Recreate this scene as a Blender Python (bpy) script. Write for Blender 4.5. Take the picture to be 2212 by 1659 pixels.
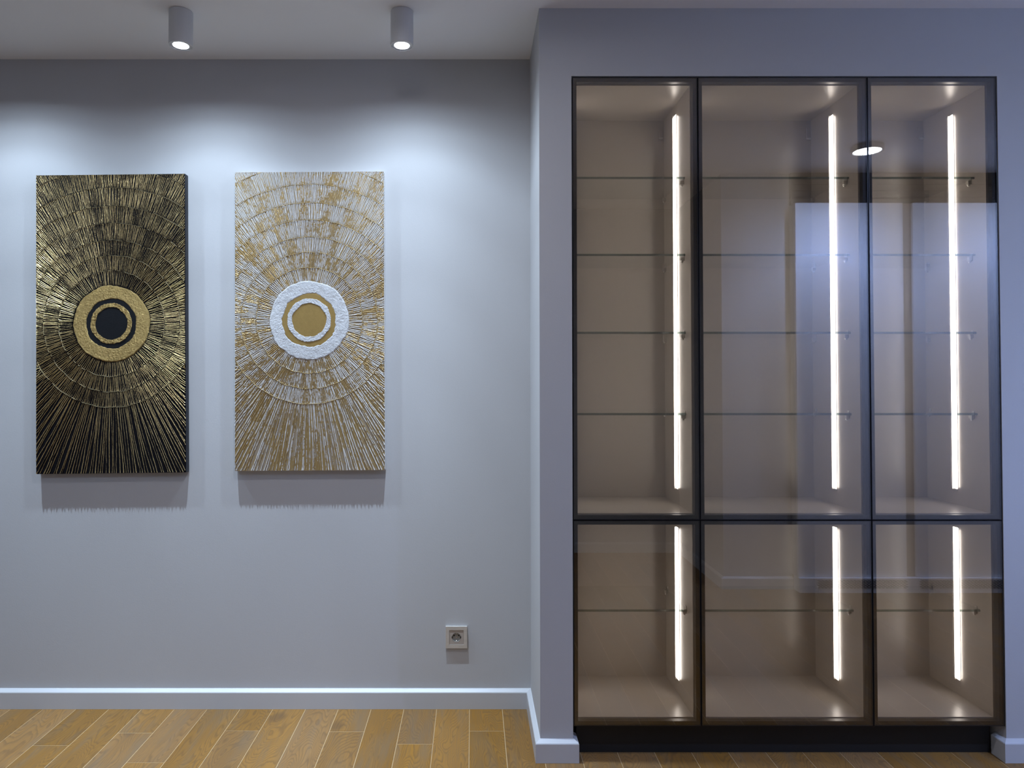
import bpy, bmesh, math, random
from mathutils import Vector, Matrix, noise
for o in list(bpy.data.objects): bpy.data.objects.remove(o, do_unlink=True)
scene = bpy.context.scene
COL = scene.collection
R = math.radians
random.seed(7)

# ------------------------------------------------------------------ camera
H = 1.315                                   # eye height
cam_d = bpy.data.cameras.new('camera'); cam = bpy.data.objects.new('camera', cam_d); COL.objects.link(cam)
cam_d.sensor_fit = 'HORIZONTAL'; cam_d.sensor_width = 36.0
cam_d.lens = 36.0 * 1500.0 / 2212.0
cam_d.shift_x = (1106.0 - 1020.0) / 2212.0
cam_d.shift_y = -(829.5 - (819.0 - 1500.0 * math.tan(R(1.07)))) / 2212.0
cam.location = (0, 0, H); cam.rotation_euler = (R(91.07), 0, 0)
cam_d.clip_start = 0.02
scene.camera = cam

# ------------------------------------------------------------------ world, exposure
w = bpy.data.worlds.new('world'); scene.world = w; w.use_nodes = True
w.node_tree.nodes['Background'].inputs[0].default_value = (0.5, 0.55, 0.65, 1)
w.node_tree.nodes['Background'].inputs[1].default_value = 0.05
vs = scene.view_settings
vs.view_transform = 'Standard'; vs.look = 'None'; vs.gamma = 1.0; vs.use_curve_mapping = False
vs.exposure = 1.06
SPOT_POWER = 108.0
SPOT_COL = (0.645, 0.81, 1.0)
SOFT_COL = (0.90, 0.90, 1.0)
BLUE_COL = (0.50, 0.67, 1.0)
DEEP_COL = (0.37, 0.52, 1.0)
LENS_EMIT = 25.0
LED_EMIT = 7.6

# ------------------------------------------------------------------ room numbers (metres)
CEIL = 2.62
YB = 2.81          # painting wall
YN = 2.42          # front face of the cabinet wall
XR = 0.235         # return wall
XL, XE = -3.2, 3.6
YF = -0.46         # wall behind the camera
YD = 2.4208         # door plane

# ================================================================== materials
def new_mat(name):
    m = bpy.data.materials.new(name); m.use_nodes = True
    nt = m.node_tree
    b = nt.nodes['Principled BSDF']
    return m, nt, b
def N(nt, t, **kw):
    n = nt.nodes.new(t)
    for k, v in kw.items(): setattr(n, k, v)
    return n
def L(nt, a, b): nt.links.new(a, b)
def math_n(nt, op, a, b=None, c=None, clamp=False):
    n = N(nt, 'ShaderNodeMath', operation=op, use_clamp=clamp)
    for i, v in enumerate((a, b, c)):
        if v is None: continue
        if isinstance(v, (int, float)): n.inputs[i].default_value = v
        else: L(nt, v, n.inputs[i])
    return n.outputs[0]
def mixc(nt, f, a, b, mode='MIX'):
    n = N(nt, 'ShaderNodeMix', data_type='RGBA', blend_type=mode)
    for i, v in ((0, f), (6, a), (7, b)):
        if isinstance(v, (int, float)): n.inputs[i].default_value = v
        elif isinstance(v, tuple): n.inputs[i].default_value = (*v, 1) if len(v) == 3 else v
        else: L(nt, v, n.inputs[i])
    return n.outputs[2]
def noise_n(nt, vec, scale, detail=3, rough=0.5, dist=0.0):
    n = N(nt, 'ShaderNodeTexNoise'); n.inputs['Scale'].default_value = scale
    n.inputs['Detail'].default_value = detail; n.inputs['Roughness'].default_value = rough
    n.inputs['Distortion'].default_value = dist
    if vec is not None: L(nt, vec, n.inputs['Vector'])
    return n.outputs['Fac']
def ramp(nt, f, stops, interp='LINEAR'):
    n = N(nt, 'ShaderNodeValToRGB'); cr = n.color_ramp; cr.interpolation = interp
    while len(cr.elements) < len(stops): cr.elements.new(0.5)
    for e, (p, c) in zip(cr.elements, stops):
        e.position = p; e.color = (*c, 1) if isinstance(c, tuple) else (c, c, c, 1)
    L(nt, f, n.inputs[0]); return n.outputs[0]
def bump(nt, h, strength, dist, b):
    n = N(nt, 'ShaderNodeBump'); n.inputs['Strength'].default_value = strength
    n.inputs['Distance'].default_value = dist
    L(nt, h, n.inputs['Height']); L(nt, n.outputs[0], b.inputs['Normal'])
def simple(name, col, rough=0.5, metal=0.0, bmp=None, var=0.0):
    m, nt, b = new_mat(name)
    b.inputs['Base Color'].default_value = (*col, 1); b.inputs['Roughness'].default_value = rough
    b.inputs['Metallic'].default_value = metal
    geo = N(nt, 'ShaderNodeNewGeometry').outputs['Position']
    if var:
        f = noise_n(nt, geo, 2.3, 4)
        L(nt, mixc(nt, f, tuple(c * (1 - var) for c in col), tuple(min(1, c * (1 + var)) for c in col)), b.inputs['Base Color'])
    if bmp:
        bump(nt, noise_n(nt, geo, bmp[0], 3), bmp[1], bmp[2], b)
    return m
M = {}
M['wall'] = simple('wall_paint', (0.475, 0.475, 0.485), 0.85, bmp=(240, 0.12, 0.0015), var=0.02)
M['ceiling'] = simple('ceiling_paint', (0.87, 0.87, 0.88), 0.9, bmp=(180, 0.08, 0.001), var=0.015)
M['trim'] = simple('white_lacquer', (0.53, 0.54, 0.56), 0.38, bmp=(60, 0.03, 0.001))
M['white'] = simple('white_powder_coat', (0.62, 0.62, 0.63), 0.5, bmp=(900, 0.05, 0.0003))
M['unit'] = simple('white_satin_front', (0.88, 0.89, 0.92), 0.4, bmp=(40, 0.02, 0.0008))
M['black_alu'] = simple('black_anodised_aluminium', (0.012, 0.012, 0.014), 0.32, 0.3, bmp=(500, 0.04, 0.0003))
M['plinth'] = simple('black_plinth_laminate', (0.009, 0.009, 0.0095), 0.6, bmp=(300, 0.05, 0.0004))
M['taupe'] = simple('taupe_laminate', (0.42, 0.377, 0.335), 0.30, bmp=(700, 0.06, 0.0003), var=0.02)
M['taupe'].node_tree.nodes['Principled BSDF'].inputs['Specular IOR Level'].default_value = 1.0
M['dark'] = simple('dark_recess', (0.035, 0.033, 0.032), 0.6, var=0.1)
M['beige'] = simple('beige_board', (0.42, 0.37, 0.31), 0.5, var=0.05)
M['chrome'] = simple('satin_nickel', (0.62, 0.60, 0.56), 0.28, 0.9, bmp=(300, 0.05, 0.0003))
M['black_plastic'] = simple('black_plastic', (0.008, 0.008, 0.009), 0.5)
M['cap'] = simple('grey_plastic_cap', (0.40, 0.36, 0.33), 0.35)
M['joint'] = simple('plank_bevel_glint', (0.44, 0.30, 0.15), 0.7, var=0.1)  # pale seam colour stands in for the glint along the plank bevels
M['canvas_black'] = simple('black_canvas_edge', (0.010, 0.011, 0.017), 0.55, bmp=(1500, 0.3, 0.0004))
M['canvas_white'] = simple('white_canvas_edge', (0.72, 0.71, 0.70), 0.6, bmp=(1500, 0.3, 0.0004))

def emis(name, col, s):
    m = bpy.data.materials.new(name); m.use_nodes = True; nt = m.node_tree; nt.nodes.clear()
    e = N(nt, 'ShaderNodeEmission'); e.inputs[0].default_value = (*col, 1); e.inputs[1].default_value = s
    o = N(nt, 'ShaderNodeOutputMaterial'); L(nt, e.outputs[0], o.inputs[0]); return m
M['lens'] = emis('lit_lens', (0.82, 0.9, 1.0), LENS_EMIT)
M['led'] = emis('lit_led_diffuser', (1.0, 0.955, 0.90), LED_EMIT)

def glass(name, tint, ior, rough=0.0, refl=(1, 1, 1)):
    m = bpy.data.materials.new(name); m.use_nodes = True; nt = m.node_tree; nt.nodes.clear()
    t = N(nt, 'ShaderNodeBsdfTransparent'); t.inputs[0].default_value = (*tint, 1)
    g = N(nt, 'ShaderNodeBsdfGlossy'); g.inputs['Roughness'].default_value = rough
    g.inputs['Color'].default_value = (*refl, 1)
    f = N(nt, 'ShaderNodeFresnel')          # same reflectance from both sides of a thin pane
    bf = N(nt, 'ShaderNodeNewGeometry').outputs['Backfacing']
    L(nt, math_n(nt, 'ADD', ior, math_n(nt, 'MULTIPLY', bf, 1.0 / ior - ior)), f.inputs[0])
    mx = N(nt, 'ShaderNodeMixShader'); L(nt, f.outputs[0], mx.inputs[0])
    L(nt, t.outputs[0], mx.inputs[1]); L(nt, g.outputs[0], mx.inputs[2])
    o = N(nt, 'ShaderNodeOutputMaterial'); L(nt, mx.outputs[0], o.inputs[0]); return m
M['smoked'] = glass('smoked_door_glass', (0.78, 0.755, 0.735), 1.95)
M['clear'] = glass('clear_shelf_glass', (0.985, 0.992, 0.99), 1.28)
M['glass_edge'] = glass('green_glass_edge', (0.34, 0.43, 0.41), 1.6, 0.12)

# oak
def oak():
    m, nt, b = new_mat('brushed_oak')
    tc = N(nt, 'ShaderNodeTexCoord').outputs['Object']
    oi = N(nt, 'ShaderNodeObjectInfo').outputs['Random']
    off = N(nt, 'ShaderNodeCombineXYZ')
    L(nt, math_n(nt, 'MULTIPLY', oi, 37.0), off.inputs[0]); L(nt, math_n(nt, 'MULTIPLY', oi, 91.0), off.inputs[1])
    ad = N(nt, 'ShaderNodeVectorMath', operation='ADD'); L(nt, tc, ad.inputs[0]); L(nt, off.outputs[0], ad.inputs[1])
    v = ad.outputs[0]
    def sc(x, y, z=1):
        n = N(nt, 'ShaderNodeMapping'); n.inputs['Scale'].default_value = (x, y, z); L(nt, v, n.inputs[0]); return n.outputs[0]
    big = noise_n(nt, sc(7.0, 1.7), 1.0, 2, 0.45, 0.4)
    wig = noise_n(nt, sc(90, 7), 1.0, 3, 0.6)
    rings = math_n(nt, 'FRACT', math_n(nt, 'ADD', math_n(nt, 'MULTIPLY', big, 52.0), math_n(nt, 'MULTIPLY', wig, 0.9)))
    lines = ramp(nt, rings, [(0.0, 0.0), (0.16, 1.0), (0.62, 0.85), (1.0, 0.0)])
    fib = noise_n(nt, sc(260, 9), 1.0, 3, 0.6)
    tone = noise_n(nt, sc(10, 1.6), 1.0, 3, 0.5)
    knot = noise_n(nt, sc(9, 5), 1.0, 1, 0.4)
    c = mixc(nt, tone, (0.20, 0.088, 0.009), (0.32, 0.153, 0.021))
    gr = math_n(nt, 'MULTIPLY', math_n(nt, 'SUBTRACT', 1.0, lines), 0.55)
    c = mixc(nt, gr, c, (0.115, 0.062, 0.024))
    c = mixc(nt, math_n(nt, 'MULTIPLY', ramp(nt, fib, [(0.36, 1.0), (0.58, 0.0)]), 0.42), c, (0.16, 0.095, 0.04))
    c = mixc(nt, math_n(nt, 'MULTIPLY', ramp(nt, knot, [(0.70, 0.0), (0.80, 1.0)]), 0.5), c, (0.09, 0.055, 0.03))
    grey = noise_n(nt, sc(14, 2.2), 1.0, 3, 0.55)
    c = mixc(nt, math_n(nt, 'MULTIPLY', ramp(nt, grey, [(0.5, 0.0), (0.68, 1.0)]), 0.45), c, (0.17, 0.12, 0.07))
    hsv = N(nt, 'ShaderNodeHueSaturation'); L(nt, c, hsv.inputs['Color'])
    L(nt, math_n(nt, 'ADD', 0.86, math_n(nt, 'MULTIPLY', math_n(nt, 'FRACT', math_n(nt, 'MULTIPLY', oi, 7.31)), 0.26)), hsv.inputs['Value'])
    L(nt, math_n(nt, 'ADD', 0.84, math_n(nt, 'MULTIPLY', math_n(nt, 'FRACT', math_n(nt, 'MULTIPLY', oi, 13.7)), 0.12)), hsv.inputs['Saturation'])
    L(nt, hsv.outputs[0], b.inputs['Base Color'])
    b.inputs['Roughness'].default_value = 0.45; b.inputs['Specular IOR Level'].default_value = 0.06
    h = math_n(nt, 'ADD', math_n(nt, 'MULTIPLY', fib, 0.6), math_n(nt, 'MULTIPLY', lines, 0.5))
    bump(nt, h, 0.25, 0.0008, b)
    return m
M['oak'] = oak()

# painted relief of the two canvases: 'rel' = height 0..1, 'pol' = (along the ray, across the rays, band)
GOLD = (0.70, 0.50, 0.215)
def relief_mat(name, dark):
    m, nt, b = new_mat(name)
    rel = N(nt, 'ShaderNodeAttribute', attribute_name='rel').outputs['Fac']
    pol = N(nt, 'ShaderNodeAttribute', attribute_name='pol').outputs['Vector']
    tc = N(nt, 'ShaderNodeTexCoord').outputs['Object']
    def sc(x, y, z=1):
        n = N(nt, 'ShaderNodeMapping'); n.inputs['Scale'].default_value = (x, y, z); L(nt, pol, n.inputs[0]); return n.outputs[0]
    patch = noise_n(nt, sc(9, 30, 1.7), 1.0, 4, 0.6)
    streak = noise_n(nt, sc(60, 260, 1), 1.0, 3, 0.7)
    fine = noise_n(nt, tc, 420, 3, 0.7)
    sep = N(nt, 'ShaderNodeSeparateXYZ'); L(nt, tc, sep.inputs[0])
    blk = N(nt, 'ShaderNodeTexVoronoi', feature='F1'); blk.inputs['Scale'].default_value = 1.0
    L(nt, sc(7, 34, 9.0), blk.inputs['Vector'])
    bs = N(nt, 'ShaderNodeSeparateColor'); L(nt, blk.outputs['Color'], bs.inputs[0])
    block = bs.outputs[0]                           # one tone per block of neighbouring ridges
    dots = noise_n(nt, tc, 900, 2, 0.6)
    if dark:
        s = math_n(nt, 'ADD', rel, math_n(nt, 'MULTIPLY', math_n(nt, 'SUBTRACT', patch, 0.5), 0.75))
        s = math_n(nt, 'ADD', s, math_n(nt, 'MULTIPLY', math_n(nt, 'SUBTRACT', block, 0.5), 0.24))
        s = math_n(nt, 'ADD', s, math_n(nt, 'MULTIPLY', math_n(nt, 'SUBTRACT', fine, 0.5), 1.1))
        s = math_n(nt, 'ADD', s, math_n(nt, 'MULTIPLY', math_n(nt, 'SUBTRACT', dots, 0.5), 0.7))
        g = ramp(nt, s, [(0.66, 0.0), (0.80, 1.0)])
        tone = mixc(nt, patch, (0.50, 0.36, 0.15), (0.72, 0.56, 0.30))
        tone = mixc(nt, math_n(nt, 'GREATER_THAN', rel, 1.05), tone, (0.86, 0.74, 0.48))  # arcs take a paler gold: their glints put into the colour
        c = mixc(nt, g, (0.005, 0.0045, 0.006), tone)
        L(nt, c, b.inputs['Base Color']); L(nt, math_n(nt, 'MULTIPLY', g, 0.8), b.inputs['Metallic'])
        L(nt, ramp(nt, g, [(0.0, 0.6), (1.0, 0.36)]), b.inputs['Roughness'])
        b.inputs['Specular IOR Level'].default_value = 0.10
    else:
        # more bare gold towards the lower middle, more white in the upper corners
        low = ramp(nt, math_n(nt, 'ADD', math_n(nt, 'MULTIPLY', sep.outputs[2], -0.45), 0.5), [(0.15, 0.38), (0.55, 0.60), (0.9, 0.50)])
        s = math_n(nt, 'ADD', math_n(nt, 'MULTIPLY', math_n(nt, 'SUBTRACT', patch, 0.5), 2.0), math_n(nt, 'MULTIPLY', math_n(nt, 'SUBTRACT', streak, 0.5), 1.5))
        s = math_n(nt, 'ADD', s, math_n(nt, 'MULTIPLY', math_n(nt, 'SUBTRACT', block, 0.5), 0.42))
        s = math_n(nt, 'ADD', s, math_n(nt, 'MULTIPLY', math_n(nt, 'SUBTRACT', fine, 0.5), 1.0))
        s = math_n(nt, 'ADD', s, low)
        s = math_n(nt, 'ADD', s, math_n(nt, 'MULTIPLY', math_n(nt, 'SUBTRACT', noise_n(nt, tc, 60, 5, 0.75), 0.5), 1.3))
        s = math_n(nt, 'SUBTRACT', s, math_n(nt, 'MULTIPLY', rel, 0.16))
        g = ramp(nt, s, [(0.40, 0.0), (0.58, 1.0)])
        gold = mixc(nt, patch, (0.29, 0.19, 0.075), (0.50, 0.355, 0.155))
        white = mixc(nt, math_n(nt, 'MAXIMUM', math_n(nt, 'MINIMUM', rel, 1.0), 0.0), (0.27, 0.215, 0.155), (0.66, 0.655, 0.65))  # groove end is grey-brown, with the shadow mixed into the paint colour
        gold = mixc(nt, math_n(nt, 'LESS_THAN', rel, -0.5), gold, (0.86, 0.68, 0.34))  # lighter gold on the arcs paints in their glints
        c = mixc(nt, g, white, gold)
        L(nt, c, b.inputs['Base Color']); L(nt, math_n(nt, 'MULTIPLY', g, 0.5), b.inputs['Metallic'])
        L(nt, ramp(nt, g, [(0.0, 0.6), (1.0, 0.33)]), b.inputs['Roughness'])
    bump(nt, math_n(nt, 'ADD', fine, math_n(nt, 'MULTIPLY', streak, 0.5)), 0.35, 0.0012, b)
    return m
M['relief_black'] = relief_mat('gold_rubbed_black_relief', True)
M['relief_white'] = relief_mat('gold_rubbed_white_relief', False)
def paste(name, col, rough, metal, flecks=None, s1=55, st=0.7):
    m, nt, b = new_mat(name)
    tc = N(nt, 'ShaderNodeTexCoord').outputs['Object']
    n1 = noise_n(nt, tc, s1, 5, 0.65, 0.8); n2 = noise_n(nt, tc, 420, 3, 0.6)
    cr = noise_n(nt, tc, s1 * 2.2, 3, 0.6, 1.5)       # folds and knife marks: ridges where the noise crosses its middle
    fold = ramp(nt, math_n(nt, 'ABSOLUTE', math_n(nt, 'SUBTRACT', cr, 0.5)), [(0.0, 1.0), (0.035, 0.25), (0.12, 0.0)])
    c = mixc(nt, n1, tuple(x * 0.82 for x in col), tuple(min(1, x * 1.12) for x in col))
    if flecks: c = mixc(nt, ramp(nt, n2, [(0.62, 0.0), (0.72, 0.6)]), c, flecks)
    L(nt, c, b.inputs['Base Color']); b.inputs['Roughness'].default_value = rough; b.inputs['Metallic'].default_value = metal
    h = math_n(nt, 'ADD', math_n(nt, 'MULTIPLY', n1, 0.9), math_n(nt, 'MULTIPLY', fold, 0.45))
    bump(nt, math_n(nt, 'ADD', h, math_n(nt, 'MULTIPLY', n2, 0.25)), st, 0.004, b)
    return m
M['gold_paste'] = paste('gold_impasto', (0.47, 0.33, 0.125), 0.36, 0.75, s1=60, st=1.0)
M['white_paste'] = paste('white_impasto', (0.60, 0.605, 0.62), 0.65, 0.0, s1=17, st=0.55)
M['gold_flat'] = paste('brushed_gold_paint', (0.40, 0.265, 0.085), 0.45, 0.45, (0.25, 0.15, 0.05), st=0.15)
M['black_flat'] = paste('matt_black_paint', (0.008, 0.009, 0.011), 0.6, 0.0, st=0.12)
M['black_flat'].node_tree.nodes['Principled BSDF'].inputs['Specular IOR Level'].default_value = 0.2
def brushed():
    m, nt, b = new_mat('brushed_champagne_metal')
    tc = N(nt, 'ShaderNodeTexCoord').outputs['Object']
    mp = N(nt, 'ShaderNodeMapping'); mp.inputs['Scale'].default_value = (60, 60, 900); L(nt, tc, mp.inputs[0])
    n = noise_n(nt, mp.outputs[0], 1.0, 3)
    L(nt, mixc(nt, n, (0.50, 0.47, 0.43), (0.72, 0.69, 0.65)), b.inputs['Base Color'])
    b.inputs['Metallic'].default_value = 0.35; b.inputs['Roughness'].default_value = 0.4
    bump(nt, n, 0.2, 0.0004, b); return m
M['brushed'] = brushed()
M['insert'] = simple('warm_grey_plastic', (0.40, 0.345, 0.30), 0.45, bmp=(800, 0.1, 0.0003))
M['cup'] = simple('grey_plastic_cup', (0.30, 0.29, 0.27), 0.4, bmp=(800, 0.1, 0.0003))

# ================================================================== mesh helpers
def link(name, bm, mats, parent=None, smooth=False, loc=None):
    me = bpy.data.meshes.new(name); bm.normal_update(); bm.to_mesh(me); bm.free()
    for m in (mats if isinstance(mats, (list, tuple)) else [mats]): me.materials.append(m)
    if smooth:
        for p in me.polygons: p.use_smooth = True
    o = bpy.data.objects.new(name, me); COL.objects.link(o)
    if parent: o.parent = parent
    if loc: o.location = loc
    return o
def box(bm, x0, x1, y0, y1, z0, z1, bev=0.0, seg=1, mat=0):
    vs_ = [bm.verts.new((x, y, z)) for x in (x0, x1) for y in (y0, y1) for z in (z0, z1)]
    idx = [(0, 1, 3, 2), (4, 6, 7, 5), (0, 4, 5, 1), (2, 3, 7, 6), (0, 2, 6, 4), (1, 5, 7, 3)]
    fs = [bm.faces.new([vs_[i] for i in f]) for f in idx]
    for f in fs: f.material_index = mat
    if bev:
        es = list({e for f in fs for e in f.edges})
        bmesh.ops.bevel(bm, geom=es, offset=bev, segments=seg, affect='EDGES', profile=0.5)
    return vs_
def BOX(*a, **k):
    bm = bmesh.new(); box(bm, *a, **k); return bm
def lathe(bm, prof, seg=32, axis='Z', c=(0, 0, 0), close=False):
    """prof = [(r, h)...]; axis Z or Y"""
    rings = []
    for r, h in prof:
        ring = []
        for k in range(seg):
            a = 2 * math.pi * k / seg
            if axis == 'Z': p = (c[0] + r * math.cos(a), c[1] + r * math.sin(a), c[2] + h)
            elif axis == 'Y': p = (c[0] + r * math.cos(a), c[1] + h, c[2] + r * math.sin(a))
            else: p = (c[0] + h, c[1] + r * math.cos(a), c[2] + r * math.sin(a))
            ring.append(bm.verts.new(p))
        rings.append(ring)
    for i in range(len(rings) - 1):
        for k in range(seg):
            k2 = (k + 1) % seg
            bm.faces.new((rings[i][k], rings[i][k2], rings[i + 1][k2], rings[i + 1][k]))
    if close:
        bm.faces.new(rings[0][::-1]); bm.faces.new(rings[-1])
    bmesh.ops.recalc_face_normals(bm, faces=bm.faces[:])
    return rings
def sweep(bm, prof, path_fn_list):
    """loft: prof points mapped by each station function, closed section with caps"""
    rings = [[bm.verts.new(fn(p)) for p in prof] for fn in path_fn_list]
    n = len(prof)
    for i in range(len(rings) - 1):
        for k in range(n):
            k2 = (k + 1) % n
            bm.faces.new((rings[i][k], rings[i][k2], rings[i + 1][k2], rings[i + 1][k]))
    bm.faces.new(rings[0][::-1]); bm.faces.new(rings[-1])
    bmesh.ops.recalc_face_normals(bm, faces=bm.faces[:])
def thing(name, label, cat, loc=(0, 0, 0), group=None):
    o = bpy.data.objects.new(name, None); COL.objects.link(o); o.location = loc
    o.empty_display_size = 0.05
    o['label'] = label; o['category'] = cat
    if group: o['group'] = group
    return o
def struct(name, bm, mat, label=None, parent=None):
    o = link(name, bm, mat, parent)
    if parent is None: o['kind'] = 'structure'
    if label: o['label'] = label; o['category'] = name.split('_')[0]
    return o

# ================================================================== room shell
T = 0.12
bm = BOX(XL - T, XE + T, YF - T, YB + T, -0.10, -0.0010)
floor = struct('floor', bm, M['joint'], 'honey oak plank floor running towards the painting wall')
bm = BOX(XL - T, XE + T, YF - T, YB + T, CEIL, CEIL + 0.1)
struct('ceiling', bm, M['ceiling'], 'plain matt light grey ceiling')
bm = BOX(XL - T, XR, YB, YB + T, 0, CEIL)
struct('wall_back', bm, M['wall'], 'grey wall carrying the two sunburst paintings')
OX0, OX1, OZ = 0.3486, 1.8434, 2.3795
bm = bmesh.new()
box(bm, XR, OX0, YN, YB + T, 0, CEIL)
box(bm, OX0, OX1, YN, YB + T, OZ, CEIL)
box(bm, OX1, XE, YN, YB + T, 0, CEIL)
box(bm, OX0, OX1, YB + 0.02, YB + T, 0, OZ)
struct('wall_niche', bm, M['wall'], 'grey projecting wall framing the built-in glass cabinets')
struct('wall_left', BOX(XL - T, XL, YF, YB, 0, CEIL), M['wall'], 'grey side wall at the far left end of the room')
struct('wall_right', BOX(XE, XE + T, YF, YN, 0, CEIL), M['wall'], 'grey side wall at the far right end of the room')
bm = bmesh.new()
box(bm, XL, 1.58, YF - T, YF, 0, CEIL)
box(bm, 1.58, 2.012, YF - T, 0.455, 0, CEIL)
struct('wall_front', bm, M['wall'], 'grey wall opposite the cabinets, seen mirrored in their glass')

# planks: parts of the floor
PW = 0.1307; X0 = -0.011
joints = {-10: [2.628 - 0.02], -12: [2.519], -9: [2.408], -7: [2.624], -4: [2.617], -2: [2.529], 0: [2.621],
          -11: [1.9], -13: [2.05], -8: [1.7], -6: [1.95], -5: [1.55], -3: [1.75], -1: [1.6], 1: [1.9], 2: [2.3], 3: [1.7], 5: [2.35], 7: [1.95], 9: [2.28]}
pl_mesh = {}
def plank_mesh(wd, ln):
    key = (round(wd, 3), round(ln, 3))
    if key not in pl_mesh:
        bm = bmesh.new(); g = 0.0011
        vs_ = box(bm, -wd / 2 + g, wd / 2 - g, -ln / 2 + g, ln / 2 - g, -0.012, 0.0)
        top = [e for e in bm.edges if all(abs(v.co.z) < 1e-6 for v in e.verts)]
        bmesh.ops.bevel(bm, geom=top, offset=0.0009, segments=1, affect='EDGES')
        me = bpy.data.meshes.new('plank'); bm.to_mesh(me); bm.free(); me.materials.append(M['oak']); pl_mesh[key] = me
    return pl_mesh[key]
k0 = math.floor((XL - X0) / PW); k1 = math.ceil((XE - X0) / PW)
rr = random.Random(3)
for k in range(k0, k1):
    xa, xb = max(XL, X0 + k * PW), min(XE, X0 + (k + 1) * PW)
    if xb - xa < 0.02: continue
    yend = YB if xa < XR + 0.1 else 2.60
    js = joints.get(k, [rr.choice([2.2, 2.0, 1.8, 1.6, 1.4]) + rr.uniform(-.05, .05)])[:]
    y = js[0]
    while y - 1.3 > YF + 0.15:
        y -= rr.choice([1.15, 1.25, 0.95]); js.append(y)
    ys = [YF] + sorted(j for j in js if YF + 0.08 < j < yend - 0.05) + [yend]
    for a, b in zip(ys, ys[1:]):
        ln = round(b - a, 2) if (b != yend and a != YF) else b - a
        me = plank_mesh(xb - xa, b - a)
        o = bpy.data.objects.new('plank', me); COL.objects.link(o); o.parent = floor
        o.location = ((xa + xb) / 2, (a + b) / 2, rr.uniform(-0.00025, 0))

# baseboards ------------------------------------------------------
BP = [(0, 0), (0.018, 0), (0.018, 0.0635), (0.0165, 0.0665), (0.004, 0.0745), (0, 0.0755)]     # (out of the wall, up)
def baseboard(name, pts, label, prof=BP):
    """pts: list of (x, y, nx, ny): wall-line point and the mitred outward direction"""
    bm = bmesh.new()
    fns = [(lambda p, q=q: (q[0] + p[0] * q[2], q[1] + p[0] * q[3], p[1])) for q in pts]
    sweep(bm, prof, fns)
    return struct(name, bm, M['trim'], label)
baseboard('baseboard_back', [(XL, YB, 0, -1), (XR, YB, -1, -1), (XR, YN, -1, -1), (OX0, YN, 1, -1), (OX0, 2.473, 1, 0)],
          'pale grey baseboard under the paintings, wrapping the corner')
baseboard('baseboard_right', [(OX1, 2.467, -1, 0), (OX1, YN, -1, -1), (XE, YN, 0, -1)], 'pale grey baseboard right of the glass cabinets')
baseboard('baseboard_front', [(XL, YF, 0, 1), (1.58, YF, -1, 1), (1.58, 0.455, -1, 1), (2.012, 0.455, 0, 1)],
          'pale baseboard of the opposite wall, seen mirrored in glass')

# ================================================================== built-in cabinets
plinth = link('plinth', BOX(OX0 + 0.0185, OX1 - 0.0185, 2.473, 2.489, 0.0, 0.113, bev=0.0006), M['plinth'])
plinth['label'] = 'long black plinth board under the glass cabinets'; plinth['category'] = 'plinth'

CX = [0.3505, 0.7920, 1.3875, 1.8415]
ZB, ZS, ZT = 0.1154, 0.8253, 2.3774
YC0, YC1 = 2.4525, 2.805          # carcass front / back
def door_frame_bm(wd, ht):
    bm = bmesh.new(); fw, lip = 0.0150, 0.0018
    for (x0, x1, z0, z1) in ((0, fw, 0, ht), (wd - fw, wd, 0, ht), (fw, wd - fw, 0, fw), (fw, wd - fw, ht - fw, ht)):
        box(bm, x0, x1, 0.0046, 0.024, z0, z1)
    for (x0, x1, z0, z1) in ((0, lip, 0, ht), (wd - lip, wd, 0, ht), (lip, wd - lip, 0, lip), (lip, wd - lip, ht - lip, ht)):
        box(bm, x0, x1, 0.0, 0.0045, z0, z1)
    return bm
def led_strip(parent, x, y, z0, z1, side):
    """side = -1: strip on the right panel shining left"""
    # corner profile: an opaque fin towards the back wall, the lit diffuser slanting from its tip towards the door
    bm = bmesh.new()
    prof = [(side * 0.0006, 0.0080), (side * 0.0092, 0.0080), (side * 0.0078, -0.0085), (side * 0.0006, -0.0085)]
    tp = 0.009
    fn = lambda z, s: (lambda p: (x + p[0] * (1 if s else 0.3), y + p[1] * (1 if s else 0.5), z))
    sweep(bm, prof, [fn(z0, 0), fn(z0 + tp, 1), fn(z1 - tp, 1), fn(z1, 0)])
    st = link('led_strip', bm, M['led'], parent)
    bm = bmesh.new()
    def bx(xa, xb, ya, yb_, za, zb): box(bm, min(x + side * xa, x + side * xb), max(x + side * xa, x + side * xb), y + ya, y + yb_, za, zb)
    bx(0, 0.0102, 0.0082, 0.0094, z0 - 0.002, z1 + 0.002)
    bx(0, 0.0012, -0.0100, -0.0087, z0 - 0.002, z1 + 0.002)
    bx(0, 0.0022, -0.0087, 0.0082, z0 - 0.008, z0 - 0.0005)
    bx(0, 0.0022, -0.0087, 0.0082, z1 + 0.0005, z1 + 0.004)
    link('led_channel', bm, M['chrome'], st)
def support_mesh():
    bm = bmesh.new()
    box(bm, -0.013, 0.0, -0.006, 0.006, -0.014, -0.0005, bev=0.0015, seg=2)       # bearer under the glass
    box(bm, -0.0025, 0.0, -0.006, 0.006, -0.0005, 0.014, bev=0.0006)               # back tab
    lathe(bm, [(0.004, -0.0135), (0.0045, -0.0185), (0.002, -0.0205)], 12, 'Z', (-0.007, 0, 0), close=True)
    me = bpy.data.meshes.new('shelf_support'); bm.to_mesh(me); bm.free(); me.materials.append(M['chrome']); return me
SUP = support_mesh()
SHELF_T = 0.008
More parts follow.
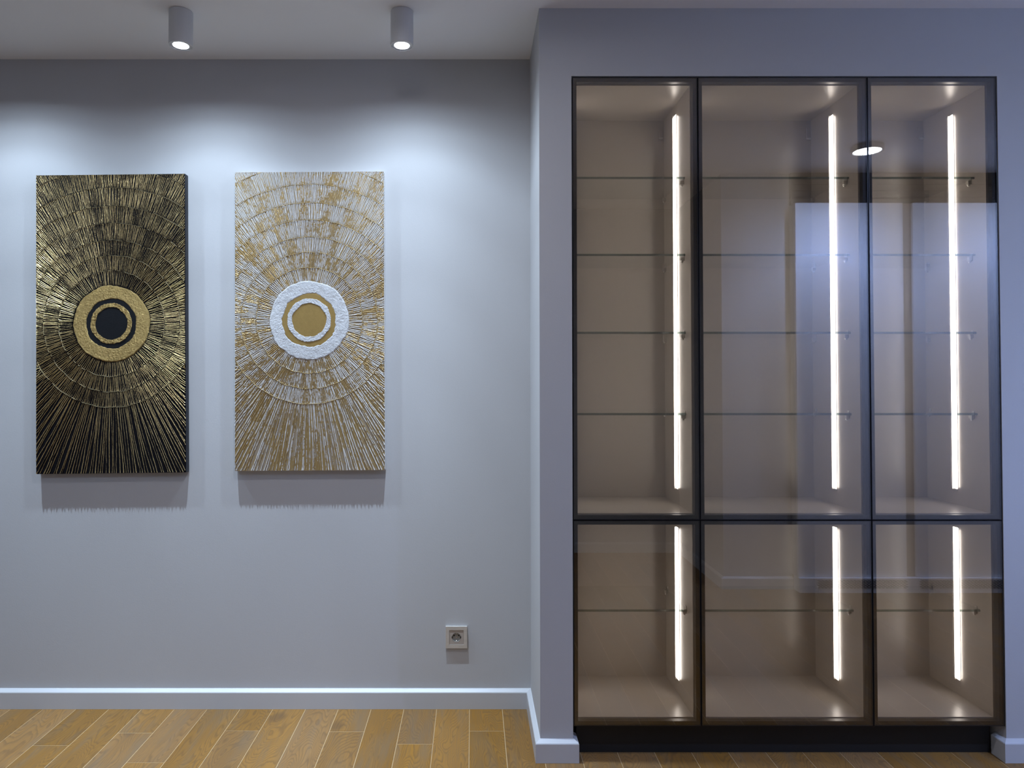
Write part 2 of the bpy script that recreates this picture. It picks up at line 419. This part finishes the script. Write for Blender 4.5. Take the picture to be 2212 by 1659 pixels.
def shelf_obj(x0, x1, y0, y1, z, label):
    bm = bmesh.new()
    box(bm, x0, x1, y0, y1, z, z + SHELF_T)
    es = [e for e in bm.edges]
    bmesh.ops.bevel(bm, geom=es, offset=0.0009, segments=2, affect='EDGES')
    bm.normal_update()
    for f in bm.faces: f.material_index = 1 if (f.normal.y < -0.5 or 0.3 < abs(f.normal.z) < 0.99) else 0
    o = link('glass_shelf', bm, [M['clear'], M['glass_edge']])
    o['label'] = label; o['category'] = 'shelf'; o['group'] = 'clear glass shelves of the built-in cabinets'
    return o
side_name = ['left', 'middle', 'right']
colname = ['narrow left', 'wide middle', 'narrow right']
level = ['topmost', 'second', 'third', 'lowest']
SH_U = [2.040, 1.760, 1.478, 1.185]; SH_L = [0.482]
P = 0.018
for c in range(3):
    xa, xb = CX[c], CX[c + 1]
    for up in (1, 0):
        z0, z1 = (ZS, ZT) if up else (ZB, ZS)
        nm = '%s %s glass cabinet with black-framed smoked door' % ('tall upper' if up else 'short lower', side_name[c])
        lab = {(0, 1): 'tall narrow smoked-glass cabinet on the left, beside the wall corner',
               (1, 1): 'tall wide smoked-glass cabinet in the middle of the upper row',
               (2, 1): 'tall narrow smoked-glass cabinet at the right end of upper row',
               (0, 0): 'low narrow smoked-glass cabinet at the left, above the plinth',
               (1, 0): 'low wide smoked-glass cabinet in the middle of the lower row',
               (2, 0): 'low narrow smoked-glass cabinet at the right end of lower row'}[(c, up)]
        cab = thing('display_cabinet', lab, 'cabinet', (xa, YD, z0), 'built-in smoked-glass display cabinets')
        W, Ht = xb - xa, z1 - z0
        f0, f1 = YC0 - YD, YC1 - YD
        e = 0.0004
        link('side_panel', BOX(e, P, f0, f1, 0.0004, Ht - e), M['taupe'], cab)
        link('side_panel', BOX(W - P, W - e, f0, f1, 0.0004, Ht - e), M['taupe'], cab)
        link('top_panel', BOX(P, W - P, f0, f1, Ht - P, Ht - e), M['taupe'], cab)
        link('bottom_panel', BOX(P, W - P, f0, f1, 0.0004, P), M['taupe'], cab)
        link('back_panel', BOX(P, W - P, 2.790 - YD, f1, P, Ht - P), M['taupe'], cab)
        # door
        g = 0.0014
        dw, dh = W - 2 * g, Ht - 2 * g
        door = link('door', door_frame_bm(dw, dh), M['black_alu'], cab, loc=(g, 0, g)); door['label'] = 'slim black aluminium door frame'
        link('door_glass', BOX(0.0018, dw - 0.0018, 0.0004, 0.0044, 0.0018, dh - 0.0018), M['smoked'], door)
        # led strips, on both side panels
        zz = (2.318, 0.903) if up else (0.757, 0.190)
        for side, xx in ((-1, W - P), (1, P)):
            led_strip(cab, xx, 2.622 - YD, zz[1] - z0, zz[0] - z0, side)
        # shelf supports and shelves
        for i, sz in enumerate(SH_U if up else SH_L):
            for sx in (-1, 1):
                for sy in (2.528, 2.765):
                    o = bpy.data.objects.new('shelf_support', SUP); COL.objects.link(o); o.parent = cab
                    o.location = ((W - P) if sx == -1 else P, sy - YD, sz - z0)
                    if sx == 1: o.rotation_euler = (0, 0, math.pi)
            lab = ('%s glass shelf inside the tall %s cabinet' % (level[i], colname[c])) if up else \
                  ('only glass shelf inside the low %s cabinet' % colname[c])
            shelf_obj(xa + P + 0.003, xb - P - 0.003, 2.503, 2.784, sz, lab)
        if up:      # wall hanger covers in the two top rear corners
            for xx in (W - P - 0.021, P + 0.004):
                bm = bmesh.new(); box(bm, xx, xx + 0.017, 2.7835 - YD, 2.7899 - YD, 2.281 - z0, 2.330 - z0, bev=0.002, seg=2)
                h = link('hanger_cover', bm, M['cap'], cab)
                bm = BOX(xx + 0.001, xx + 0.016, 2.776 - YD, 2.7835 - YD, 2.281 - z0, 2.288 - z0, bev=0.001)
                link('hanger_lip', bm, M['chrome'], h)
        if c == 2 and up:
            bm = bmesh.new(); lathe(bm, [(0.004, 0), (0.0045, -0.002), (0.0025, -0.0025), (0.002, -0.001)], 16, 'X', (W - P, 2.64 - YD, 0.912 - z0), close=True)
            link('screw_cap', bm, M['cap'], cab)

# ================================================================== surface-mounted ceiling spots, plus added fill downlights
def spot(x, y, label, group='white cylinder spotlights on the ceiling', power=1.0, col=SPOT_COL, k=1.0, wide=False, low=False):
    t = thing('ceiling_spotlight', label, 'spotlight', (x, y, CEIL), group)
    r, ln = 0.0405, 0.122
    if low: r, ln = 0.084, 0.030
    bm = bmesh.new()
    lathe(bm, [(0.001, -0.0005), (r - 0.001, -0.0005), (r, -0.0015), (r, -ln + 0.001), (r - 0.0008, -ln), (r - 0.004, -ln), (r - 0.0045, -ln + 0.004), (r - 0.0045, -ln + 0.014), (0.001, -ln + 0.014)], 48, 'Z')
    link('housing', bm, M['white'], t, smooth=False)
    bm = bmesh.new()
    lathe(bm, [(r - 0.0050, -ln + 0.009), (r - 0.0050, -ln + 0.003), (r - 0.0060, -ln + 0.0015), (r - 0.0128, -ln + 0.0012), (r - 0.0136, -ln + 0.0020), (r - 0.0136, -ln + 0.009)], 48, 'Z')
    link('bezel_ring', bm, M['white'], t)
    bm = bmesh.new()
    lathe(bm, [(r - 0.0137, -ln + 0.010), (r - 0.0143, -ln + 0.0075), (r * 0.4, -ln + 0.006), (0.001, -ln + 0.0056)], 40, 'Z', close=True)
    link('lens', bm, M['lens'], t, smooth=True)['label'] = 'glowing bluish-white lens'
    ld = bpy.data.lights.new('spot_beam', 'SPOT'); ld.energy = SPOT_POWER * power; ld.color = col
    ld.spot_size = R(180 if wide == 'soft_fill' else 172); ld.spot_blend = 0.05; ld.shadow_soft_size = 0.045 if wide == 'soft_fill' else 0.014
    ld.use_nodes = True; nt = ld.node_tree; em = nt.nodes['Emission']
    nrm = N(nt, 'ShaderNodeTexCoord').outputs['Normal']
    sp = N(nt, 'ShaderNodeSeparateXYZ'); L(nt, nrm, sp.inputs[0])
    ang = math_n(nt, 'DIVIDE', math_n(nt, 'ARCCOSINE', math_n(nt, 'MINIMUM', math_n(nt, 'ABSOLUTE', sp.outputs[2]), 1.0)), math.pi / 2)
    # measured-looking beam: narrow hot core, broad spill, cut off by the bezel
    prof = [(0.0, 0.42), (0.3, 0.38), (0.5, 0.30), (0.62, 0.22), (0.74, 0.13), (0.84, 0.04), (0.90, 0.015), (0.97, 0.0)] if wide else \
           [(0.0, 1.0), (0.11, 0.92), (0.16, 0.66), (0.205, 0.42), (0.29, 0.215), (0.44, 0.105), (0.56, 0.083), (0.66, 0.041), (0.80, 0.011), (0.92, 0.0)]
    if wide == 'wash': prof = [(0.0, 0.46), (0.3, 0.44), (0.46, 0.38), (0.58, 0.19), (0.74, 0.06), (0.84, 0.02), (0.92, 0.0)]
    c = math_n(nt, 'MULTIPLY', math_n(nt, 'ABSOLUTE', sp.outputs[2]), 0.42) if wide == 'soft_fill' else ramp(nt, ang, prof, 'LINEAR')
    L(nt, c, em.inputs['Strength'])
    lo = bpy.data.objects.new('spot_beam', ld); COL.objects.link(lo); lo.parent = t; lo.location = (0, 0, -ln - 0.003)
    return t
spot(-1.035, 2.445, 'white cylinder ceiling spotlight above the black painting')
spot(-0.2495, 2.445, 'white cylinder ceiling spotlight nearest the wall corner, above white painting')
spot(-1.82, 2.445, 'white cylinder ceiling spotlight beyond the left edge of the photo')
spot(2.215, 0.975, 'low round white downlight mirrored between the middle and right cabinet doors', power=1.15, col=DEEP_COL, wide='wash', low=True)
spot(3.22, 0.975, 'added unseen fill downlight farthest right in the room', power=0.8, col=DEEP_COL, wide='wash', low=True)  # added out of view for more ambient light at this end
spot(-0.25, 1.5, 'added unseen fill downlight over the middle of the room', power=0.52, col=SOFT_COL, wide='soft_fill', low=True)  # added lamp, brightens the wall column and the left of the header
spot(-1.35, 0.3, 'added unseen fill downlight by the opposite wall, left of centre', power=0.33, col=BLUE_COL, wide=True, low=True)  # added to bounce light off the wall behind the camera
spot(-2.3, 0.3, 'added unseen fill downlight farthest left in the room', power=0.33, col=BLUE_COL, wide=True, low=True)  # second added bounce lamp, also out of view

# ================================================================== paintings
CW, CH, CD = 0.600, 1.200, 0.030
def painting(name, centre, tilt, sun, dark, label):
    """centre x, z on the wall; sun = (u, v) of the sun centre relative to the canvas centre"""
    yb = YB - 0.0005
    t = thing(name, label, 'painting', (centre[0], yb, centre[1])); t.rotation_euler = (0, tilt, 0)
    edge = M['canvas_black'] if dark else M['canvas_white']
    rmat = M['relief_black'] if dark else M['relief_white']
    yf = -CD                                       # front plane of the canvas in local y
    hw, hh = CW / 2, CH / 2
    canv = link('canvas', BOX(-hw, hw, yf, 0, -hh, hh, bev=0.0025, seg=2), edge, t)
    rnd = random.Random(11 if dark else 23)
    V, F, REL, POL = [], [], [], []
    su, sv = sun
    def inside(u, v, m=0.0): return abs(u) < hw - m and abs(v) < hh - m
    # painted ground under the rays
    gx, gz = 40, 80; base = len(V)
    for j in range(gz + 1):
        for i in range(gx + 1):
            u = -hw + 0.001 + (CW - 0.002) * i / gx; v = -hh + 0.001 + (CH - 0.002) * j / gz
            V.append((u, yf - 0.0006, v)); REL.append(0.0)
            r = math.hypot(u - su, v - sv); a = math.atan2(v - sv, u - su); POL.append((r, a * 0.3, 0.0))
    for j in range(gz):
        for i in range(gx):
            a = base + j * (gx + 1) + i; F.append((a, a + 1, a + gx + 2, a + gx + 1))
    S = 1 / 537.0                                   # metres per photo pixel on this wall
    radii = [83, 114, 147, 180, 217, 254, 294, 336, 380]
    radii = [r * S for r in radii]
    def ridge(r0, r1, th, hwid, hgt, band, wob, jit, segs):
        c_, s_ = math.cos(th), math.sin(th)
        rmax = min(((hw if c_ > 0 else -hw) - su) / c_ if abs(c_) > 1e-6 else 9, ((hh if s_ > 0 else -hh) - sv) / s_ if abs(s_) > 1e-6 else 9) - 0.0022
        if r0 > rmax - 0.004: return
        r1 = min(r1, rmax)
        pts = []
        ph = rnd.uniform(0, 6.28); amp = rnd.uniform(0.3, 1.0) * wob
        col = []
        for s in range(segs + 1):
            f = s / segs; r = r0 + (r1 - r0) * f
            off = amp * math.sin(ph + f * rnd.uniform(3.0, 3.6)) + rnd.uniform(-1, 1) * jit
            u = su + r * math.cos(th) - off * math.sin(th); v = sv + r * math.sin(th) + off * math.cos(th)
            u = max(-hw + 0.0016, min(hw - 0.0016, u)); v = max(-hh + 0.0016, min(hh - 0.0016, v))
            endk = 1.25 if (s == segs) else (0.55 if s == 0 else 1.0)
            hk = hgt * (0.75 + rnd.random() * 0.4) * (1.35 if s >= segs - 0 else 1.0)
            col.append((u, v, hwid * (0.85 + 0.3 * rnd.random()) * endk, hk, r))
        if len(col) < 2: return
        tx, tz = -math.sin(th), math.cos(th)
        b0 = len(V)
        for (u, v, wd, hk, r) in col:
            for (k, hh_, re) in ((-1, 0, 0.0), (-0.62, 0.72, 0.62), (0, 1.0, 1.0), (0.62, 0.72, 0.62), (1, 0, 0.0)):
                V.append((u + tx * wd * k, yf - 0.0004 - hk * hh_, v + tz * wd * k)); REL.append(re)
                POL.append((r, th * 0.3 + band * 0.37, band))
        n = len(col)
        for s in range(n - 1):
            for k in range(4):
                a = b0 + s * 5 + k; F.append((a, a + 1, a + 6, a + 5))
        F.append((b0, b0 + 1, b0 + 2, b0 + 3, b0 + 4)); e = b0 + (n - 1) * 5; F.append((e + 4, e + 3, e + 2, e + 1, e))
    for bi in range(len(radii) - 1):
        r0, r1 = radii[bi], radii[bi + 1]
        n = int(2 * math.pi * (r0 + r1) / 2 / (0.0058 if bi else 0.0064))
        a0 = rnd.random()
        for k in range(n):
            th = 2 * math.pi * (k + a0 + rnd.uniform(-.18, .18)) / n
            if bi >= 3 and math.sin(th) < -0.12: continue
            ridge(r0 + 0.001 + rnd.uniform(-.001, .001), r1 - 0.0012 + rnd.uniform(-.0012, .0012), th, 0.0020, 0.0027, bi + 1, 0.0014, 0.00035, 7)
    n = 168                                          # long rays fanning to the bottom corners
    for k in range(n):
        th = math.pi + math.pi * (k + rnd.uniform(-.15, .15)) / n
        if math.sin(th) > -0.12: continue
        ridge(radii[3] + 0.001, 0.80, th, 0.0021 * rnd.uniform(0.7, 1.2), 0.0028, 20 + (k % 5), 0.0040, 0.0005, 24)
    # raised wavy arcs between the bands
    for bi, r0 in enumerate(radii[1:], 1):
        seg = 240; prev = None
        for k in range(seg + 1):
            th = 2 * math.pi * k / seg
            r = r0 + 0.0012 * math.sin(th * 23 + bi) + rnd.uniform(-.0006, .0006)
            u, v = su + r * math.cos(th), sv + r * math.sin(th)
            ok = inside(u, v, 0.002) and not (bi > 3 and math.sin(th) < -0.12) and rnd.random() > (0.10 if dark else 0.03)
            if not ok: prev = None; continue
            b0 = len(V); ww = 0.0012 if dark else 0.0015; hk = 0.0033 * rnd.uniform(0.7, 1.15)
            cu, cv = math.cos(th), math.sin(th)
            for kk, h_ in ((-1, 0), (0, 1), (1, 0)):
                V.append((u + cu * ww * kk, yf - 0.0004 - hk * h_, v + cv * ww * kk)); REL.append((1.5 if h_ else 1.1) if dark else -1.6)
                POL.append((r + 0.3, th * 3, 40.0))
            if prev is not None:
                for kk in range(2): F.append((prev + kk, prev + kk + 1, b0 + kk + 1, b0 + kk))
            prev = b0
    me = bpy.data.meshes.new('ray_relief'); me.from_pydata(V, [], F); me.materials.append(rmat)
    at = me.attributes.new('rel', 'FLOAT', 'POINT'); at.data.foreach_set('value', REL)
    at = me.attributes.new('pol', 'FLOAT_VECTOR', 'POINT'); at.data.foreach_set('vector', [c for p in POL for c in p])
    for p in me.polygons: p.use_smooth = False
    o = bpy.data.objects.new('ray_relief', me); COL.objects.link(o); o.parent = t; o['kind'] = 'stuff'
    o['label'] = 'fine radial ridges rubbed with gold'
    # thick sun rings
    def ring(nm, ri, ro, thick, mat, ji, jo, seed, lab):
        bm = bmesh.new(); seg, nr = 360, 26; rows = []
        for j in range(nr + 1):
            f = j / nr; row = []
            for k in range(seg):
                th = 2 * math.pi * k / seg
                c_, s_ = math.cos(th), math.sin(th)
                a = ri * (1 + ji * noise.noise(Vector((c_ * 2.5, s_ * 2.5, seed))) + ji * 0.45 * noise.noise(Vector((c_ * 9, s_ * 9, seed + 5)))) if ri > 0 else 0.0005
                b_ = ro * (1 + jo * noise.noise(Vector((c_ * 2.2, s_ * 2.2, seed + 9))) + jo * 0.5 * noise.noise(Vector((c_ * 11, s_ * 11, seed + 3))))
                r = a + (b_ - a) * f
                u, v = su + r * c_, sv + r * s_
                edge_ = 0.0 if (j == nr or (j == 0 and ri > 0)) else (0.85 if (j == nr - 1 or (j == 1 and ri > 0)) else 1.0)
                d = 0.9 if ri == 0 else 0.72 + 0.16 * noise.noise(Vector((u * 40, v * 40, seed))) + (0.26 if dark else 0.12) * noise.noise(Vector((u * 150, v * 150, seed + 2))) + (0.14 if dark else 0.06) * noise.noise(Vector((u * 330, v * 330, seed + 4)))
                row.append(bm.verts.new((u, yf - 0.0005 - thick * edge_ * max(0.35, d), v)))
            rows.append(row)
        for j in range(nr):
            for k in range(seg):
                k2 = (k + 1) % seg
                bm.faces.new((rows[j][k], rows[j][k2], rows[j + 1][k2], rows[j + 1][k]))
        bmesh.ops.recalc_face_normals(bm, faces=bm.faces[:])
        o = link(nm, bm, mat, t, smooth=True); o['label'] = lab
    if dark:
        ring('sun_backing', 0, 60 * S, 0.0030, M['black_flat'], 0, 0.0, 1.0, 'flat black disc')
        ring('sun_ring', 53 * S, 82 * S, 0.0062, M['gold_paste'], 0.05, 0.03, 2.0, 'broad rough gold ring')
        ring('inner_ring', 34.5 * S, 44.5 * S, 0.0070, M['gold_paste'], 0.06, 0.05, 3.0, 'narrow rough gold ring')
    else:
        ring('sun_backing', 0, 62 * S, 0.0030, M['gold_flat'], 0, 0.0, 4.0, 'flat gold disc')
        ring('sun_ring', 56.5 * S, 85.5 * S, 0.0056, M['white_paste'], 0.07, 0.03, 5.0, 'broad rough white ring')
        ring('inner_ring', 36 * S, 47 * S, 0.0070, M['white_paste'], 0.06, 0.05, 6.0, 'narrow rough white ring')
    return t
# local +x is right, local +z is up; positions at the canvas front (y = 2.78)
painting('black_painting', (-1.448, H + 0.2238), R(-0.65), (0.0035, -0.0015), True, 'tall black painting with gold sunburst rays, hanging at left')
painting('white_painting', (-0.6515, H + 0.2345), R(-0.35), (-0.001, 0.001), False, 'tall white painting with gold sunburst rays, hanging beside wall corner')

# ================================================================== wall socket
sx, sz = -0.0632, H - 1.034
t = thing('wall_socket', 'square beige power socket low on the grey wall', 'socket', (sx, YB, sz))
def frame_plate(bm, a, b, y0, y1):
    for (x0, x1, z0, z1) in ((-a, -b, -a, a), (b, a, -a, a), (-b, b, -a, -b), (-b, b, b, a)):
        box(bm, x0, x1, y0, y1, z0, z1)
bm = bmesh.new(); frame_plate(bm, 0.0430, 0.0290, -0.0105, -0.0003)
bmesh.ops.remove_doubles(bm, verts=bm.verts[:], dist=1e-5)
link('cover_frame', bm, M['brushed'], t)
bm = bmesh.new()
n = 48; ro = 0.0200; a = 0.0284; ro = 0.0182
def sq(th, a):
    c_, s_ = math.cos(th), math.sin(th); m_ = max(abs(c_), abs(s_)); return (a * c_ / m_, a * s_ / m_)
ring1 = []; ring2 = []; ring3 = []; ring0 = []
for k in range(n):
    th = 2 * math.pi * k / n + math.pi / 4
    u, v = sq(th, a); ring0.append(bm.verts.new((u, -0.0003, v))); ring1.append(bm.verts.new((u, -0.0088, v)))
    ring2.append(bm.verts.new((ro * math.cos(th), -0.0088, ro * math.sin(th)))); ring3.append(bm.verts.new((ro * math.cos(th), -0.0070, ro * math.sin(th))))
for A_, B_ in ((ring0, ring1), (ring1, ring2), (ring2, ring3)):
    for k in range(n): bm.faces.new((A_[k], A_[(k + 1) % n], B_[(k + 1) % n], B_[k]))
bmesh.ops.recalc_face_normals(bm, faces=bm.faces[:])
link('insert', bm, M['insert'], t)
bm = bmesh.new()
lathe(bm, [(0.0183, -0.0090), (0.0178, -0.0092), (0.0174, -0.0086), (0.0172, -0.0012), (0.0005, -0.0012)], 40, 'Y')
cup = link('socket_cup', bm, M['cup'], t, smooth=False)
for px in (-0.0095, 0.0095):
    bm = bmesh.new(); lathe(bm, [(0.0029, -0.0013), (0.0029, -0.0017), (0.001, -0.0016)], 16, 'Y', (px, 0, 0.0045), close=True)
    link('pin_hole', bm, M['black_plastic'], cup)
bm = bmesh.new(); lathe(bm, [(0.0026, -0.0013), (0.0022, -0.0024), (0.0005, -0.0025)], 16, 'Y', (0, 0, -0.0025), close=True)
link('screw', bm, M['chrome'], cup)
for s in (-1, 1):
    link('earth_clip', BOX(-0.0022, 0.0022, -0.0082, -0.0013, min(s * 0.0130, s * 0.0171), max(s * 0.0130, s * 0.0171), bev=0.0008), M['chrome'], cup)
    link('side_notch', BOX(s * 0.0176 - 0.0016, s * 0.0176 + 0.0016, -0.0093, -0.0080, -0.0035, 0.0035), M['black_plastic'], cup)

# ================================================================== tall white fronts opposite (mirrored in the glass)
def tall_unit(x0, x1, label):
    t = thing('tall_cupboard', label, 'cupboard', ((x0 + x1) / 2, 0.53, 0))
    w2 = (x1 - x0) / 2
    link('body', BOX(-w2, w2, -0.60, -0.021, 0.09, 2.415), M['white'], t)
    link('door', BOX(-w2 + 0.0015, w2 - 0.0015, -0.0205, 0, 0.09, 2.415, bev=0.001), M['unit'], t)
    p = link('toe_board', BOX(-w2, w2, -0.06, -0.045, 0.0005, 0.0885), M['unit'], t)
    return t
xs = [(2.014, 2.688), (2.746, 3.38)]
tall_unit(*xs[0], 'plain white tall cupboard opposite, left of the beige post')
tall_unit(*xs[1], 'plain white tall cupboard opposite, right of the beige post')
o = link('filler_post', BOX(2.6885, 2.7455, -0.07, 0.515, 0.0905, 2.415), M['beige']); o['label'] = 'slim beige post between the two white cupboards opposite'; o['category'] = 'post'
o = link('end_panel', BOX(3.381, 3.598, -0.07, 0.515, 0.0005, 2.415), M['white']); o['label'] = 'white end panel beside the right cupboard opposite'; o['category'] = 'panel'
# vent grille in the toe boards
t = thing('vent_grille', 'perforated white vent strip below the cupboards opposite', 'grille', (2.014, 0.56, 0))
link('grille_plate', BOX(0.0, 1.36, -0.072, -0.01, 0.0005, 0.0895), M['unit'], t)
bm = bmesh.new()
for rowi in range(7):
    zc = 0.030 + rowi * 0.0075
    k = 0; x = 0.11 + (0.011 if rowi % 2 else 0)
    while x < 1.33:
        if not 0.655 < x < 0.73: box(bm, x, x + 0.016, -0.0099, -0.0085, zc, zc + 0.0036)
        x += 0.022
o = link('slot', bm, M['black_plastic'], t); o['kind'] = 'stuff'
# dark ventilation gap above the cupboards
t = thing('bulkhead_panel', 'dark slatted panel above the white cupboards opposite', 'panel', (2.014, 0.50, 2.417))
link('panel', BOX(0, 1.584, -0.5, -0.02, 0.0, 0.2025), M['dark'], t)
for i, zc in enumerate((0.045, 0.085, 0.125)):
    link('slat', BOX(0.0, 1.584, -0.0198, -0.008, zc, zc + 0.022, bev=0.002), M['dark'], t)
